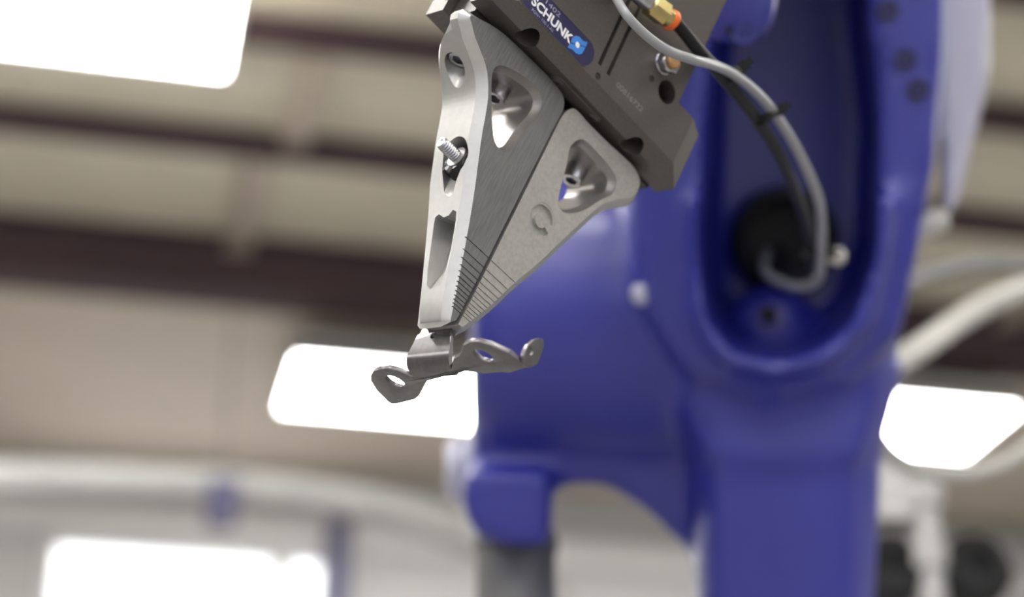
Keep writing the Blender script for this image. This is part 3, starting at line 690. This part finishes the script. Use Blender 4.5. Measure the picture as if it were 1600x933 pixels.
def tie(px0, px1, z, label, rr=1.0, wide=0.0022):
    a_, b_ = P(*px0, z), P(*px1, z); c = (a_ + b_) / 2; ax = (b_ - a_); L = ax.length / 2; x = ax.normalized(); y = FWD
    t = x.cross(y).normalized()
    t_ = empty('cable_tie', M.Translation(c)); rs = []
    for s, r in ((-wide, 1), (wide, 1), (wide, 0.86), (-wide, 0.86)):
        rs.append([x * (math.cos(k) * L * r) + y * (math.sin(k) * 0.0062 * rr * r) + t * s for k in [2 * math.pi * j / 28 for j in range(28)]])
    link('tie_band', mesh(*rings(rs, closed=True)), 'black', t_)
    Rm = M((x, y, t)).transposed()
    link('tie_head', mesh(*join([box(x * (L + 0.0012), (0.0022, 0.0026, 0.0028), Rm), box(x * (L + 0.0042) , (0.0025, 0.0012, 0.0018), Rm)])), 'black', t_)
    tag(t_, label, 'cable tie')
tie((1128, 130), (1157, 107), 0.936, 'black cable tie round both air tubes, the one next to the gripper', 1.5)
tie((1176, 197), (1215, 174), 0.988, 'black cable tie round both air tubes, midway along their free bend', 1.3)
tie((1254, 398), (1296, 396), 1.211, 'black cable tie round both air tubes deep inside the fork opening', 1.2)
wthing('tube_clip', lathe(P(1293, 401, 1.215), RIGHT, [(0, 0.004), (0.004, 0.0055), (0.008, 0.0055), (0.011, 0.003)], 16), 'hose', 'small white knob clip beside the tubes inside the fork opening', 'clip')

# ------------------------------------------------------------------ hoses and stand to the right of the robot
wthing('conduit_hose', tube([P(x, y, z) for x, y, z in ((1385, 575, 1.62), (1440, 542, 1.75), (1500, 500, 1.85), (1560, 468, 1.9), (1640, 440, 1.95), (1760, 430, 2.0), (1880, 520, 2.05), (1930, 800, 2.1), (1940, 1500, 2.2), (1940, 2450, 2.3))], 0.0115, 16), 'hose', 'pale grey conduit hose rising from the back of the robot arm', 'hose')
wthing('conduit_hose', tube([P(x, y, z) for x, y, z in ((1390, 455, 1.62), (1440, 432, 1.9), (1500, 416, 2.1), (1560, 412, 2.2), (1640, 425, 2.3), (1760, 500, 2.4), (1840, 800, 2.5), (1850, 1500, 2.6), (1850, 2450, 2.7))], 0.009, 14), 'motor', 'dim brown grey hose arching above the pale conduit beside the robot', 'hose')
wthing('conduit_hose', tube([P(x, y, z) for x, y, z in ((1350, 640, 1.62), (1375, 690, 1.75), (1410, 722, 1.85), (1460, 738, 1.9), (1520, 738, 1.92), (1580, 718, 1.95), (1660, 670, 2.0), (1790, 690, 2.1), (1830, 900, 2.2), (1840, 1600, 2.3), (1840, 2450, 2.4))], 0.009, 14), 'hose', 'pale conduit hose sagging in a loop below the lamp', 'hose')
zs = 2.3
q = P(1442, 790, zs)
ST = empty('equipment_stand', M.Translation((q.x, q.y, 0)))
ztop = P(1442, 722, zs).z
link('stand_pole', mesh(*lathe((0, 0, 0.02), (0, 0, 1), [(0, 0.018), (ztop - 0.02, 0.018)], 20)), 'greysteel', ST)
for py in (770, 880):
    z_ = P(1442, py, zs).z; link('pole_collar', mesh(*lathe((0, 0, z_ - 0.02), (0, 0, 1), [(0, 0.018), (0.003, 0.024), (0.037, 0.024), (0.04, 0.018)], 20)), 'greysteel', ST)
link('stand_foot', mesh(*lathe((0, 0, 0), (0, 0, 1), [(0, 0.2), (0.015, 0.2), (0.03, 0.05)], 32)), 'greysteel', ST)
for px in (1384, 1515):
    c = P(px, 905, zs) - V((q.x, q.y, 0)); sgn = 1 if px > 1442 else -1
    ob = link('black_motor', mesh(*lathe(c + V((0, 0.05, 0)), (0, -1, 0), [(0, 0.03), (0.01, 0.042), (0.09, 0.042), (0.1, 0.034), (0.1, 0.02), (0.09, 0.018)], 28)), 'black', ST)
    link('motor_arm', mesh(*lathe(V((0, 0, c.z)), V((c.x, 0, 0)), [(0, 0.012), (abs(c.x) - 0.03, 0.012)], 14)), 'greysteel', ST)
c = P(1390, 740, zs) - V((q.x, q.y, 0))
link('valve_box', mesh(*join([box((c.x, 0.0, c.z - 0.015), (0.022, 0.02, 0.04)), box((c.x / 2, 0, c.z), (abs(c.x) / 2, 0.008, 0.008))])), 'greysteel', ST)
tag(ST, 'pale grey pole stand carrying two black motors behind the robot arm', 'stand')
